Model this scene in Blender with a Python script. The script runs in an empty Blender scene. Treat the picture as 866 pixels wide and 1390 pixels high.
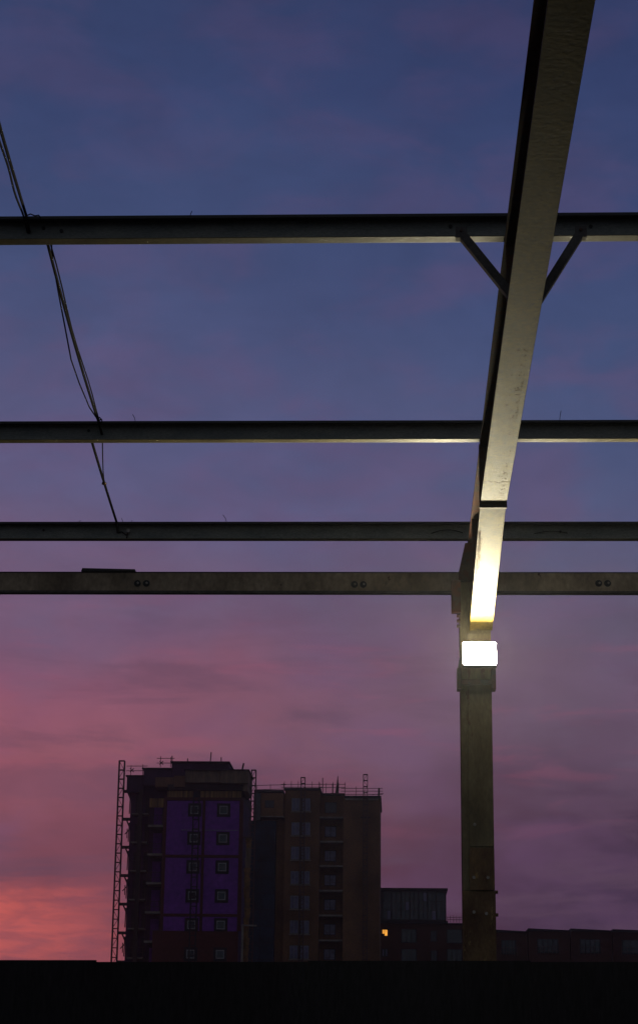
import bpy, math, random
from mathutils import Vector, Matrix
random.seed(7)
R = math.radians
scene = bpy.context.scene
col = scene.collection

# ------------------------------------------------------------------ camera numbers
F0 = 2600.0; TH = R(16.9); PS = R(2.4); RO = 0.0110
Fv = Vector((-math.sin(PS)*math.cos(TH), math.cos(PS)*math.cos(TH), math.sin(TH)))
R0 = Vector((math.cos(PS), math.sin(PS), 0)); U0 = R0.cross(Fv)
Rv = R0*math.cos(RO)+U0*math.sin(RO); Uv = -R0*math.sin(RO)+U0*math.cos(RO)
CAM = Vector((0, 0, 1.6))
def at(u, v, Y):
    """measured point of the photograph -> metres, on the vertical plane Y"""
    d = Fv+Rv*((u-433)/F0)+Uv*((650-v)/F0)
    return CAM+d*(Y/d.y)

# ------------------------------------------------------------------ mesh helper
class MB:
    def __init__(s): s.v = []; s.f = []
    def box(s, x0, x1, y0, y1, z0, z1):
        b = len(s.v)
        for z in (z0, z1):
            s.v += [(x0, y0, z), (x1, y0, z), (x1, y1, z), (x0, y1, z)]
        s.f += [(b, b+3, b+2, b+1), (b+4, b+5, b+6, b+7), (b, b+1, b+5, b+4), (b+1, b+2, b+6, b+5), (b+2, b+3, b+7, b+6), (b+3, b, b+4, b+7)]
        return s
    def prism(s, pts, ext):
        """closed polygon (list of 3d points) extruded by the vector ext"""
        b = len(s.v); n = len(pts); e = Vector(ext)
        s.v += [tuple(p) for p in pts]+[tuple(Vector(p)+e) for p in pts]
        s.f += [tuple(range(b+n-1, b-1, -1)), tuple(range(b+n, b+2*n))]
        for i in range(n):
            j = (i+1) % n
            s.f.append((b+i, b+j, b+n+j, b+n+i))
        return s
    def tube(s, pts, r, n=8, r1=None):
        pts = [Vector(p) for p in pts]; rings = []
        up = Vector((0.13, 0.21, 0.97)).normalized()
        for i, p in enumerate(pts):
            d = (pts[min(i+1, len(pts)-1)]-pts[max(i-1, 0)]).normalized()
            a = d.cross(up)
            if a.length < .05: a = d.cross(Vector((1, 0, 0)))
            a.normalize(); c = a.cross(d)
            rr = r if r1 is None else r+(r1-r)*i/(len(pts)-1)
            b = len(s.v)
            for k in range(n):
                t = 2*math.pi*k/n
                s.v.append(tuple(p+a*math.cos(t)*rr+c*math.sin(t)*rr))
            rings.append(b)
        for i in range(len(rings)-1):
            for k in range(n):
                s.f.append((rings[i]+k, rings[i]+(k+1) % n, rings[i+1]+(k+1) % n, rings[i+1]+k))
        s.f.append(tuple(rings[0]+k for k in range(n-1, -1, -1))); s.f.append(tuple(rings[-1]+k for k in range(n)))
        return s
    def bar(s, p, q, w, h=None):
        """square bar"""
        p = Vector(p); q = Vector(q); h = h or w
        d = (q-p).normalized(); a = d.cross(Vector((0, 1, 0)))
        if a.length < .05: a = d.cross(Vector((1, 0, 0)))
        a.normalize(); c = a.cross(d).normalized()
        s.prism([p+a*w/2+c*h/2, p-a*w/2+c*h/2, p-a*w/2-c*h/2, p+a*w/2-c*h/2], q-p)
        return s
    def build(s, name, mat, parent=None, bevel=0, smooth=False):
        me = bpy.data.meshes.new(name); me.from_pydata(s.v, [], s.f); me.update()
        import bmesh
        bm = bmesh.new(); bm.from_mesh(me); bmesh.ops.recalc_face_normals(bm, faces=bm.faces[:]); bm.to_mesh(me); bm.free()
        if smooth:
            for p in me.polygons: p.use_smooth = len(p.vertices) == 4
        me.materials.append(mat)
        o = bpy.data.objects.new(name, me); col.objects.link(o)
        if parent:
            o.parent = parent; o.matrix_parent_inverse = Matrix.Translation(parent.location).inverted()
        if bevel:
            m = o.modifiers.new('bevel', 'BEVEL'); m.width = bevel; m.segments = 2; m.limit_method = 'ANGLE'
        return o

def tag(o, label=None, cat=None, group=None, kind=None):
    if label: o['label'] = label
    if cat: o['category'] = cat
    if group: o['group'] = group
    if kind: o['kind'] = kind
    return o
def thing(name, loc, label, cat, group=None):
    o = bpy.data.objects.new(name, None); o.location = loc; o.empty_display_size = .2
    col.objects.link(o); tag(o, label, cat, group)
    return o

# ------------------------------------------------------------------ materials
def mat(name, c1, c2=None, scale=6, rough=.6, metal=0, bump=.1, rust=None, rust_amt=.62, rust_scale=9, stretch=(1, 1, 1), fine=60, spec=.4, lo=.35, hi=.65, fmin=.72):
    m = bpy.data.materials.new(name); m.use_nodes = True
    nt = m.node_tree; N = nt.nodes; L = nt.links
    b = N['Principled BSDF']; b.inputs['Roughness'].default_value = rough; b.inputs['Metallic'].default_value = metal
    b.inputs['Specular IOR Level'].default_value = spec
    tc = N.new('ShaderNodeTexCoord'); mp = N.new('ShaderNodeMapping'); mp.inputs['Scale'].default_value = stretch
    L.new(tc.outputs['Object'], mp.inputs['Vector'])
    def noise(sc, det=6, ro=.6):
        n = N.new('ShaderNodeTexNoise'); n.inputs['Scale'].default_value = sc; n.inputs['Detail'].default_value = det; n.inputs['Roughness'].default_value = ro
        L.new(mp.outputs['Vector'], n.inputs['Vector']); return n
    n1 = noise(scale); rp = N.new('ShaderNodeValToRGB')
    rp.color_ramp.elements[0].position = lo; rp.color_ramp.elements[1].position = hi
    rp.color_ramp.elements[0].color = (*c1, 1); rp.color_ramp.elements[1].color = (*(c2 or [x*.7 for x in c1]), 1)
    L.new(n1.outputs['Fac'], rp.inputs['Fac']); out = rp.outputs['Color']
    nf = noise(fine, 3)
    mf = N.new('ShaderNodeMapRange'); mf.inputs['From Min'].default_value = .3; mf.inputs['From Max'].default_value = .7
    mf.inputs['To Min'].default_value = fmin; mf.inputs['To Max'].default_value = 1.15; L.new(nf.outputs['Fac'], mf.inputs['Value'])
    mx = N.new('ShaderNodeMix'); mx.data_type = 'RGBA'; mx.blend_type = 'MULTIPLY'; mx.inputs['Factor'].default_value = 1
    L.new(out, mx.inputs['A']); L.new(mf.outputs['Result'], mx.inputs['B']); out = mx.outputs['Result']
    if rust:
        nr = noise(rust_scale, 8, .7); r2 = N.new('ShaderNodeValToRGB')
        r2.color_ramp.elements[0].position = rust_amt; r2.color_ramp.elements[1].position = rust_amt+.035
        L.new(nr.outputs['Fac'], r2.inputs['Fac'])
        m2 = N.new('ShaderNodeMix'); m2.data_type = 'RGBA'; L.new(r2.outputs['Color'], m2.inputs['Factor'])
        L.new(out, m2.inputs['A']); m2.inputs['B'].default_value = (*rust, 1); out = m2.outputs['Result']
    L.new(out, b.inputs['Base Color'])
    if bump:
        bp = N.new('ShaderNodeBump'); bp.inputs['Strength'].default_value = bump; bp.inputs['Distance'].default_value = .01
        bp.inputs['Distance'].default_value = .004; L.new(nf.outputs['Fac'], bp.inputs['Height']); L.new(bp.outputs['Normal'], b.inputs['Normal'])
    return m
def glass(name, c, rough=.12, spec=.5):
    return mat(name, c, [x*.6 for x in c], scale=.8, rough=rough, bump=0, fine=3, spec=spec)
def emit(name, c, s):
    m = bpy.data.materials.new(name); m.use_nodes = True; nt = m.node_tree; b = nt.nodes['Principled BSDF']
    b.inputs['Emission Color'].default_value = (*c, 1); b.inputs['Emission Strength'].default_value = s
    b.inputs['Base Color'].default_value = (*c, 1)
    tc = nt.nodes.new('ShaderNodeTexCoord'); n = nt.nodes.new('ShaderNodeTexNoise'); n.inputs['Scale'].default_value = 2
    nt.links.new(tc.outputs['Object'], n.inputs['Vector'])
    mr = nt.nodes.new('ShaderNodeMapRange'); mr.inputs['To Min'].default_value = s*.5; mr.inputs['To Max'].default_value = s*1.5
    nt.links.new(n.outputs['Fac'], mr.inputs['Value']); nt.links.new(mr.outputs['Result'], b.inputs['Emission Strength'])
    return m

RAFT = mat('weathered_steel', (.170, .118, .020), (.062, .040, .009), scale=5.5, rough=.66, bump=.3, rust=(.032, .020, .008), rust_amt=.60, rust_scale=13, fine=34, spec=.10, lo=.3, hi=.7, fmin=.45)
WEB = mat('dark_rusty_web', (.10, .055, .04), (.05, .03, .025), scale=5, rough=.8, bump=.3, rust=(.09, .03, .015), rust_amt=.5)
PUR = mat('galvanised_purlin', (.30, .31, .26), (.20, .22, .20), scale=4, rough=.55, bump=.2, rust=(.10, .06, .03), rust_amt=.68, stretch=(1, 3, 3), fine=40)
LIP = mat('galvanised_flange', (.185, .155, .075), (.09, .072, .035), scale=5, rough=.6, bump=.3, rust=(.10, .06, .03), rust_amt=.62, stretch=(1, 2, 2), fine=45)
EAV = mat('stained_eaves_steel', (.46, .36, .24), (.20, .15, .095), scale=3, rough=.75, bump=.2, rust=(.07, .04, .025), rust_amt=.64, stretch=(1, 1, .6), fine=30)
COLM = mat('column_paint', (.20, .16, .08), (.10, .075, .033), scale=5, rough=.65, bump=.4, rust=(.08, .035, .015), rust_amt=.6, stretch=(1, 1, .35), fine=50)
COLR = mat('rusty_column_foot', (.20, .12, .05), (.09, .04, .02), scale=6, rough=.8, bump=.5, rust=(.30, .20, .07), rust_amt=.6, stretch=(1, 1, .5), rust_scale=7)
BRC = mat('brace_steel', (.12, .11, .10), (.07, .06, .055), scale=8, rough=.8, bump=.2)
BOLT = mat('bolt_steel', (.42, .40, .36), (.25, .2, .15), scale=30, rough=.35, metal=.8, bump=.1)
CABLE = mat('cable_rubber', (.016, .015, .015), (.026, .024, .022), scale=20, rough=.85, bump=0, spec=.1)
BLACK = mat('black_paint_and_shade', (.02, .02, .02), (.03, .03, .03), scale=10, rough=.5, bump=.1)
YELL = mat('yellow_crayon', (.42, .32, .07), (.30, .25, .12), scale=12, rough=.8, bump=0)
HOARD = mat('hoarding_ply', (.030, .028, .030), (.020, .018, .020), scale=2, rough=.9, bump=.2, stretch=(1, 1, .2), spec=.1)
GRND = mat('dirt_ground', (.07, .06, .05), (.045, .04, .035), scale=.3, rough=.95, bump=.3, fine=4)
# building stuff
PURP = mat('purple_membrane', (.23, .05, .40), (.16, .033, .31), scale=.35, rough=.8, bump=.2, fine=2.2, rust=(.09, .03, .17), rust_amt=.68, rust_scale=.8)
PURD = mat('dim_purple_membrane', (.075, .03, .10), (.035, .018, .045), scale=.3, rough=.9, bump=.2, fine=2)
REDB = mat('dark_red_render', (.10, .022, .02), (.075, .02, .018), scale=.5, rough=.9, bump=.1, fine=3)
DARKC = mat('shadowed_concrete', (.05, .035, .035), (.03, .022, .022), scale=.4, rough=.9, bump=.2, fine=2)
CONC = mat('raw_concrete', (.30, .25, .22), (.2, .17, .15), scale=.6, rough=.9, bump=.2, fine=3)
BOARD = mat('timber_boards', (.50, .28, .10), (.13, .07, .035), scale=1.4, rough=.85, bump=.2, stretch=(2.6, 1, .05), fine=4, lo=.4, hi=.6)
BROWN = mat('brown_boards', (.20, .10, .06), (.13, .07, .05), scale=1, rough=.9, bump=.2, stretch=(1, 1, .3), fine=4)
TAN = mat('tan_boards', (.24, .16, .11), (.12, .085, .06), scale=.9, rough=.9, bump=.2, stretch=(1.5, 1, .3), fine=4)
BRK = bpy.data.materials.new('brown_brick')
def brick(m, c1, c2, mortar, sc=1.0):
    m.use_nodes = True; nt = m.node_tree; b = nt.nodes['Principled BSDF']; b.inputs['Roughness'].default_value = .9; b.inputs['Specular IOR Level'].default_value = .2
    tc = nt.nodes.new('ShaderNodeTexCoord'); mp = nt.nodes.new('ShaderNodeMapping'); mp.inputs['Rotation'].default_value = (R(90), 0, 0)
    br = nt.nodes.new('ShaderNodeTexBrick'); br.inputs['Scale'].default_value = 4*sc
    br.inputs['Color1'].default_value = (*c1, 1); br.inputs['Color2'].default_value = (*c2, 1); br.inputs['Mortar'].default_value = (*mortar, 1)
    nt.links.new(tc.outputs['Object'], mp.inputs['Vector']); nt.links.new(mp.outputs['Vector'], br.inputs['Vector'])
    n = nt.nodes.new('ShaderNodeTexNoise'); n.inputs['Scale'].default_value = .25; n.inputs['Detail'].default_value = 6
    nt.links.new(tc.outputs['Object'], n.inputs['Vector'])
    mr = nt.nodes.new('ShaderNodeMapRange'); mr.inputs['From Min'].default_value = .3; mr.inputs['From Max'].default_value = .7; mr.inputs['To Min'].default_value = .6; mr.inputs['To Max'].default_value = 1.25
    nt.links.new(n.outputs['Fac'], mr.inputs['Value'])
    mx = nt.nodes.new('ShaderNodeMix'); mx.data_type = 'RGBA'; mx.blend_type = 'MULTIPLY'; mx.inputs['Factor'].default_value = 1
    nt.links.new(br.outputs['Color'], mx.inputs['A']); nt.links.new(mr.outputs['Result'], mx.inputs['B']); nt.links.new(mx.outputs['Result'], b.inputs['Base Color'])
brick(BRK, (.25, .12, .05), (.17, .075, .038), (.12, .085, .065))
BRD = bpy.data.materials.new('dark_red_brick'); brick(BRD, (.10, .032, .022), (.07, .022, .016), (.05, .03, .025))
NET = mat('blue_debris_net', (.015, .04, .08), (.008, .015, .025), scale=.5, rough=.9, bump=.2, fine=3)
NETG = mat('grey_debris_net', (.10, .11, .12), (.06, .06, .07), scale=.5, rough=.9, bump=.2, fine=3)
GLS = glass('dusk_glass', (.05, .06, .08), .15)
GLV = glass('violet_glass', (.19, .18, .32), .25)
GLT = glass('teal_glass', (.035, .06, .07), .1)
FRM = mat('grey_window_frame', (.30, .31, .33), (.2, .2, .22), scale=3, rough=.6, bump=0)
SUR = mat('black_window_surround', (.025, .02, .03), (.018, .015, .02), scale=3, rough=.9, bump=0)
SCAF = mat('scaffold_tube', (.10, .05, .05), (.06, .035, .035), scale=3, rough=.7, bump=0)
DKM = mat('dark_cladding', (.03, .034, .04), (.02, .023, .03), scale=1, rough=.6, bump=.1)
CHU = mat('orange_chute', (.26, .13, .04), (.12, .06, .02), scale=1.6, rough=.8, bump=.2, fine=4)
LIT = emit('lit_window_glow', (1.0, .42, .06), 1.0)

# ------------------------------------------------------------------ sky
w = bpy.data.worlds.new('World'); scene.world = w; w.use_nodes = True
nt = w.node_tree; N = nt.nodes; L = nt.links
bg = N['Background']; tc = N.new('ShaderNodeTexCoord')
sep = N.new('ShaderNodeSeparateXYZ'); L.new(tc.outputs['Generated'], sep.inputs[0])
def math_(op, a, b=None, c=None, clamp=False):
    n = N.new('ShaderNodeMath'); n.operation = op; n.use_clamp = clamp
    for i, x in enumerate((a, b, c)):
        if x is None: continue
        if hasattr(x, 'type'): L.new(x, n.inputs[i])
        else: n.inputs[i].default_value = x
    return n.outputs[0]
def mrange(v, a, b, c=0, d=1, smooth=True):
    n = N.new('ShaderNodeMapRange'); n.interpolation_type = 'SMOOTHSTEP' if smooth else 'LINEAR'
    n.inputs['From Min'].default_value = a; n.inputs['From Max'].default_value = b; n.inputs['To Min'].default_value = c; n.inputs['To Max'].default_value = d
    L.new(v, n.inputs['Value']); return n.outputs[0]
def mixc(f, a, b, bt='MIX'):
    n = N.new('ShaderNodeMix'); n.data_type = 'RGBA'; n.blend_type = bt
    for k, x in (('Factor', f), ('A', a), ('B', b)):
        if hasattr(x, 'type'): L.new(x, n.inputs[k])
        else: n.inputs[k].default_value = x if k == 'Factor' else (*x, 1)
    return n.outputs['Result']
def s2l(c): return [((x/255+.055)/1.055)**2.4 if x/255 > .04045 else x/255/12.92 for x in c]
elev = math_('MULTIPLY', math_('ARCSINE', sep.outputs['Z']), 180/math.pi)
azim = math_('MULTIPLY', math_('ARCTAN2', sep.outputs['X'], sep.outputs['Y']), 180/math.pi)
def cloud_noise(scale, zs, det=5, rough=.55, off=(0, 0, 0), dist=0):
    m = N.new('ShaderNodeMapping'); m.inputs['Scale'].default_value = (1, 1, zs); m.inputs['Location'].default_value = off
    m.inputs['Rotation'].default_value = (0, R(-4), 0)
    L.new(tc.outputs['Generated'], m.inputs['Vector'])
    n = N.new('ShaderNodeTexNoise'); n.inputs['Scale'].default_value = scale; n.inputs['Detail'].default_value = det
    n.inputs['Roughness'].default_value = rough; n.inputs['Distortion'].default_value = dist
    L.new(m.outputs[0], n.inputs['Vector']); return n.outputs['Fac']
nz = cloud_noise(7, 1.6, 5, .5, (3, 1, 2))
nz2 = cloud_noise(13, 2.4, 6, .55, (1, 5, 0), .3)
nz3 = cloud_noise(9, 5.5, 7, .6, (8, 2, 4), .4)
wob = math_('MULTIPLY_ADD', math_('SUBTRACT', nz, .5), 7.0, elev)     # lets the bands of colour drift up and down
def ramp(fac, stops):
    r = N.new('ShaderNodeValToRGB'); cr = r.color_ramp; cr.interpolation = 'EASE' if False else 'LINEAR'
    L.new(mrange(fac, -10, 90, 0, 1, False), r.inputs['Fac'])
    for i, (e, c) in enumerate(stops):
        el = cr.elements[i] if i < 2 else cr.elements.new((e+10)/100)
        el.position = (e+10)/100; el.color = (*s2l(c), 1)
    return r.outputs['Color']
left = ramp(wob, [(-10, (60, 30, 30)), (90, (26, 32, 55)), (2.0, (140, 72, 84)), (4.4, (120, 66, 82)), (6.5, (124, 72, 88)), (9, (140, 86, 102)), (11, (134, 84, 106)), (13, (108, 88, 116)), (16, (94, 90, 126)), (19.5, (80, 84, 122)), (24, (64, 76, 115)), (28, (56, 68, 108)), (33, (50, 62, 100)), (55, (36, 44, 74))])
right = ramp(wob, [(-10, (26, 20, 28)), (90, (26, 32, 55)), (2.5, (50, 38, 66)), (5, (62, 44, 70)), (7.5, (76, 54, 76)), (9, (98, 80, 102)), (11, (102, 82, 104)), (13, (92, 86, 110)), (15.5, (80, 86, 122)), (19.5, (66, 79, 118)), (24, (58, 70, 110)), (28, (50, 62, 102)), (33, (46, 55, 92)), (55, (34, 40, 68))])
base = mixc(mrange(math_('MULTIPLY_ADD', math_('SUBTRACT', nz2, .5), 8, azim), -11.5, 6.5), left, right)
# faint pink veils high up
pk = math_('MULTIPLY', mrange(nz2, .42, .68), mrange(elev, 30, 10, .14, .36))
base = mixc(pk, base, s2l((112, 78, 112)))
# dusky streaks of cloud lower down
st = math_('MULTIPLY', mrange(nz3, .46, .64), mrange(elev, 17, 8, 0, .6))
base = mixc(st, base, s2l((92, 68, 90)))
st2 = math_('MULTIPLY', mrange(cloud_noise(14, 6, 6, .6, (2, 9, 7), .5), .52, .68), math_('MULTIPLY', mrange(elev, 16, 10, 0, .22), mrange(elev, 5.2, 8)))
base = mixc(st2, base, s2l((152, 80, 104)))
# orange glow of the set sun low on the left
ge = math_('MULTIPLY_ADD', math_('SUBTRACT', nz3, .5), 4.0, elev)
gl = math_('MULTIPLY', mrange(azim, -5, -12.5), math_('MULTIPLY', mrange(ge, 5.4, 3.8), mrange(ge, 1.8, 3.2)))
gt = mrange(cloud_noise(30, 5, 7, .65, (4, 4, 1), .4), .35, .65, .45, 1)
base = mixc(math_('MULTIPLY', math_('MULTIPLY', gl, gt), .75), base, s2l((226, 102, 90)))
gl2 = math_('MULTIPLY', mrange(azim, -3, -13), math_('MULTIPLY', mrange(elev, 12, 9), mrange(ge, 6.0, 8.0)))
base = mixc(math_('MULTIPLY', gl2, .25), base, s2l((168, 86, 98)))
fine_c = mrange(cloud_noise(20, 1.9, 8, .62, (6, 3, 9), .5), .3, .7, .93, 1.07, False)
cc = N.new('ShaderNodeCombineColor')
for i in range(3): L.new(fine_c, cc.inputs[i])
base = mixc(1.0, base, cc.outputs[0], 'MULTIPLY')
# the sky away from the sunset (behind the viewer) is darker
base = mixc(mrange(sep.outputs['Y'], .75, -.1), base, s2l((78, 82, 92)))
nish = N.new('ShaderNodeTexSky'); nish.sky_type = 'NISHITA'; nish.sun_disc = False
nish.sun_elevation = R(-3); nish.sun_rotation = R(-22)
sm = N.new('ShaderNodeVectorMath'); sm.operation = 'SCALE'; sm.inputs['Scale'].default_value = .02
L.new(nish.outputs[0], sm.inputs[0])
ad = mixc(1.0, base, sm.outputs[0], 'ADD')
L.new(ad, bg.inputs['Color']); bg.inputs['Strength'].default_value = 1.0

sun = bpy.data.lights.new('afterglow_sun', 'SUN'); sun.energy = .02; sun.angle = R(12); sun.color = (1, .45, .4)
so = bpy.data.objects.new('afterglow_sun', sun); col.objects.link(so)
so.rotation_euler = Vector((math.sin(R(22)), -math.cos(R(22)), -.06)).to_track_quat('-Z', 'Y').to_euler()

# ------------------------------------------------------------------ ground
g = MB(); g.box(-1500, 1500, -200, 3000, -.5, 0)
tag(g.build('ground', GRND), kind='structure')

# ------------------------------------------------------------------ steel frame
XL, XR = .612, .802; XM = (XL+XR)/2
def zb(y): return 5.49+.030*(13.45-y)         # underside of the rafter
DR = .45
YN = -1.0                                    # near end, behind the viewer
raf = thing('steel_rafter', (XM, 15.7, 5.5), 'long sloping steel rafter with pale lit underside, rising overhead from the column top', 'steel beam')
t = .014
def slab_yz(mb, x0, x1, pts):                 # pts = list of (y,z) polygon
    mb.prism([(x0, y, z) for y, z in pts], (x1-x0, 0, 0)); return mb
def strip(mb, x0, x1, y0, z0, y1, z1, th):
    return slab_yz(mb, x0, x1, [(y0, z0), (y1, z1), (y1, z1+th), (y0, z0+th)])
strip(MB(), XL, XR, 13.44, zb(13.44), YN, zb(YN), t).build('bottom_flange', RAFT, raf, .002)
strip(MB(), XL, XR, 16.13, zb(16.13)+DR-t, YN, zb(YN)+DR-t, t).build('top_flange', WEB, raf, .002)
strip(MB(), XM-.005, XM+.005, 13.44, zb(13.44)+t, YN, zb(YN)+t, DR-2*t).build('web', WEB, raf)
# deeper haunch at the column end
HZ = at(652, 856, 15.74).z; print('HZ', HZ)
m = MB(); slab_yz(m, XM-.006, XM+.006, [(13.47, zb(13.47)+t), (15.74, HZ+t), (15.74, zb(15.74)+DR-t), (13.47, zb(13.47)+DR-t)])
m.build('haunch_web', WEB, raf)
strip(MB(), XL, XR, 13.47, zb(13.47), 15.74, HZ, t).build('haunch_flange', RAFT, raf, .002)
m = MB(); m.box(XL-.004, XR+.004, 13.43, 13.452, zb(13.44)-.026, zb(13.44)+DR+.01); m.build('splice_plate', WEB, raf, .002)
m = MB(); m.box(XL-.004, XR+.004, 13.456, 13.478, zb(13.44)-.024, zb(13.44)+DR+.01); m.build('splice_plate', WEB, raf, .002)
# stiffener and hand marks
for yy in (10.02, 15.2):
    m = MB(); m.box(XL+.01, XM-.006, yy, yy+.01, zb(yy)+t, zb(yy)+DR-t); m.build('web_stiffener', WEB, raf)
def zmark(y): return zb(y)-.0009
m = MB()
for k in range(12):
    x0 = XL+.004+k*.0152; yy = 12.92+random.uniform(-.02, .02)
    if random.random() < .8: strip(m, x0, x0+.014, yy+random.uniform(.015, .06), zmark(yy), yy, zmark(yy), .0005)
m.build('stain_line', COLR, raf)
# rust flakes near the left edge of the haunch
m = MB()
for k in range(70):
    y = 13.9+abs(random.gauss(0, .45)); 
    if y > 15.5: continue
    f = (y-13.47)/(15.74-13.47); z = zb(13.47)*(1-f)+HZ*f
    s_ = random.uniform(.005, .015); x = XL+.012+abs(random.gauss(0, .010)); sl = (HZ-zb(13.47))/2.27
    m.prism([(x+s_*math.cos(a)*random.uniform(.6, 1), y+2.2*s_*math.sin(a), z-.0004+sl*2.2*s_*math.sin(a)) for a in [j*math.pi/3 for j in range(6)]], (0, 0, -.0006))
for k in range(90):
    y = random.uniform(10.5, 13.3); s_ = random.uniform(.003, .007); x = XR-.03-abs(random.gauss(0, .035))
    if x < XL+.01: continue
    m.prism([(x+s_*math.cos(a), y+2*s_*math.sin(a), zb(y)-.0003) for a in [j*math.pi/3 for j in range(6)]], (0, 0, -.0006))
tag(m.build('rust_flakes', COLR, raf), kind='stuff')
for (u, v) in ((625, 794), (624, 816), (622, 836), (622, 846)):
    pass

# column ------------------------------------------------------
cx0, cx1 = .534, .790
colm = thing('steel_column', ((cx0+cx1)/2, 15.88, 0), 'upright rusty steel column carrying the lamp and the end of the rafter', 'column')
YC = 15.75; ZCT = at(620, 790, 15.75).z
zsplit = at(648, 1209, YC).z
m = MB(); m.box(cx0, cx1, YC+.012, YC+.026, zsplit, ZCT); m.build('front_flange', COLM, colm, .003)
m = MB(); m.box(cx0, cx1, YC+.26, YC+.274, 0, ZCT); m.build('rear_flange', WEB, colm, .003)
m = MB(); m.box(.655, .667, YC+.026, YC+.26, 0, ZCT); m.build('web', WEB, colm)
m = MB(); m.box(cx0-.004, cx1+.006, YC+.004, YC+.028, 0, zsplit-.002); tag(m.build('foot_section', COLR, colm, .004), 'darker rusty lower length of the column')
m = MB(); m.box(.590, cx1, YC-.003, YC+.010, at(648, 1149, YC).z, HZ-.02); m.build('cover_plate', RAFT if False else COLM, colm, .003)
m = MB(); m.box(.590, cx1, YC-.012, YC+.002, zsplit+.004, at(648, 1149, YC).z-.012); tag(m.build('cover_plate', COLR, colm, .003), 'rusty lower cover plate')
m = MB(); m.box(cx0-.09, cx0+.02, YC-.03, YC+.26, 0, .02); m.box(.45, .88, YC-.08, YC+.36, 0, .018); m.build('base_plate', COLR, colm)
m = MB(); m.box(cx0-.012, cx1+.012, YC-.010, YC+.29, ZCT+.002, ZCT+.014); m.build('cap_plate', WEB, colm)
pz0, pz1 = at(620, 832, 15.7).z, at(620, 789, 15.7).z
m = MB(); m.box(.462, .540, 15.66, 15.74, pz0, pz1); m.build('end_cleat', WEB, colm, .003)
for v in (836, 843, 850):
    p = at(621, v, 15.7); m = MB(); m.tube([(.505, 15.70, p.z), (.535, 15.70, p.z)], .014, 6); m.build('bolt', WEB, colm)
for u, v in ((643, 1191), (662, 1191), (644, 1119), (643, 1238), (660, 1240)):
    p = at(u, v, YC-.02); m = MB(); m.tube([(p.x, YC-.028, p.z), (p.x, YC-.004, p.z)], .013, 6); m.build('bolt', BOLT, colm)
for u, v in ((671.5, 1211), (671.8, 1242)):
    p = at(u, v, YC+.04); m = MB(); m.tube([(cx1+.002, YC+.04, p.z), (cx1+.026, YC+.04, p.z)], .014, 6); m.build('bolt', COLR, colm)

m = MB(); m.prism([at(u, v, 15.765) for u, v in ((631, 737), (656, 737), (656, 802), (621.5, 802), (622.5, 776))], (0, .012, 0)); m.build('end_plate', WEB, raf)
# purlins ------------------------------------------------------
def purlin(Y, zlo, H, W, label, holes, wires, xr=(-6.5, 6.0)):
    o = thing('purlin', (0, Y, zlo), label, 'purlin', 'cross purlins on top of the rafter')
    x0, x1 = xr
    th = .005
    # C section, open side to the viewer
    m = MB(); m.box(x0, x1, Y, Y+W, zlo, zlo+th); m.build('lower_flange', LIP, o)
    m = MB(); m.box(x0, x1, Y+W, Y+W+th, zlo, zlo+H); m.build('web', PUR, o)
    m = MB(); m.box(x0, x1, Y, Y+W, zlo+H-th, zlo+H); m.box(x0, x1, Y-.004, Y, zlo+H-.018, zlo+H); m.build('upper_flange', BLACK, o)  # shade under the top flange is put into its black colour
    for (u, v) in holes:
        p = at(u, v, Y+W); m = MB(); m.tube([(p.x, Y+W-.010, p.z), (p.x, Y+W-.001, p.z)], .011, 8); m.build('bolt', BLACK, o)
    for (u, hgt, lean) in wires:
        p = at(u, 300, Y); pts = [(p.x, Y+.01, zlo+H), (p.x+lean*.3, Y, zlo+H+hgt*.5), (p.x+lean, Y-.01, zlo+H+hgt)]
        m = MB(); m.tube(pts, .0022, 5); m.build('tie_wire', CABLE, o)
    # small cleat bolted to the rafter
    m = MB(); m.box(XM-.09, XM+.09, Y+W+.006, Y+W+.012, zlo-.002, zlo+H*.8); m.build('cleat', WEB, o)
    return o
Y1 = 10.0; z1 = at(300, 330.5, Y1+.075).z
purlin(Y1, z1, .142, .075, 'uppermost purlin in view, nearest the viewer, with two diagonal braces to the rafter', [(611, 308), (801, 308), (60, 310), (84, 314)], [(258, .022, .012)])
Y2 = 13.38; z2 = at(300, 601, Y2+.075).z
purlin(Y2, z2, .145, .07, 'middle purlin in view, with no braces, crossing just above the dark splice band', [(121, 585)], [(195, .05, -.02), (752, .07, .01)])
Y3 = 15.87; z3 = at(300, 734.3, Y3+.07).z
purlin(Y3, z3, .152, .07, 'lowest of the three purlins, where the dangling cable ends, just above the eaves beam', [(60, 720), (760, 722)], [(184, .03, -.01), (196, .012, .0), (318, .06, -.03), (127, .01, .02)])
print('purlin z', z1, z2, z3, 'rafter top', zb(Y1)+DR, zb(Y2)+DR, zb(Y3)+DR)
# cable scraps lying in purlin 3 (right of the rafter)
for (ua, ub) in ((585, 628), (725, 770)):
    pts = [at(ua+(ub-ua)*k/8, 724-5*math.sin(k/8*3.0)*(1 if ua < 600 else .6), Y3+.05) for k in range(9)]
    m = MB(); m.tube(pts, .004, 5)
    tag(m.build('loose_wire', CABLE), 'thin dark wire lying in the lowest purlin just %s of the rafter' % ('left' if ua < 600 else 'right'), 'wire')

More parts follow.
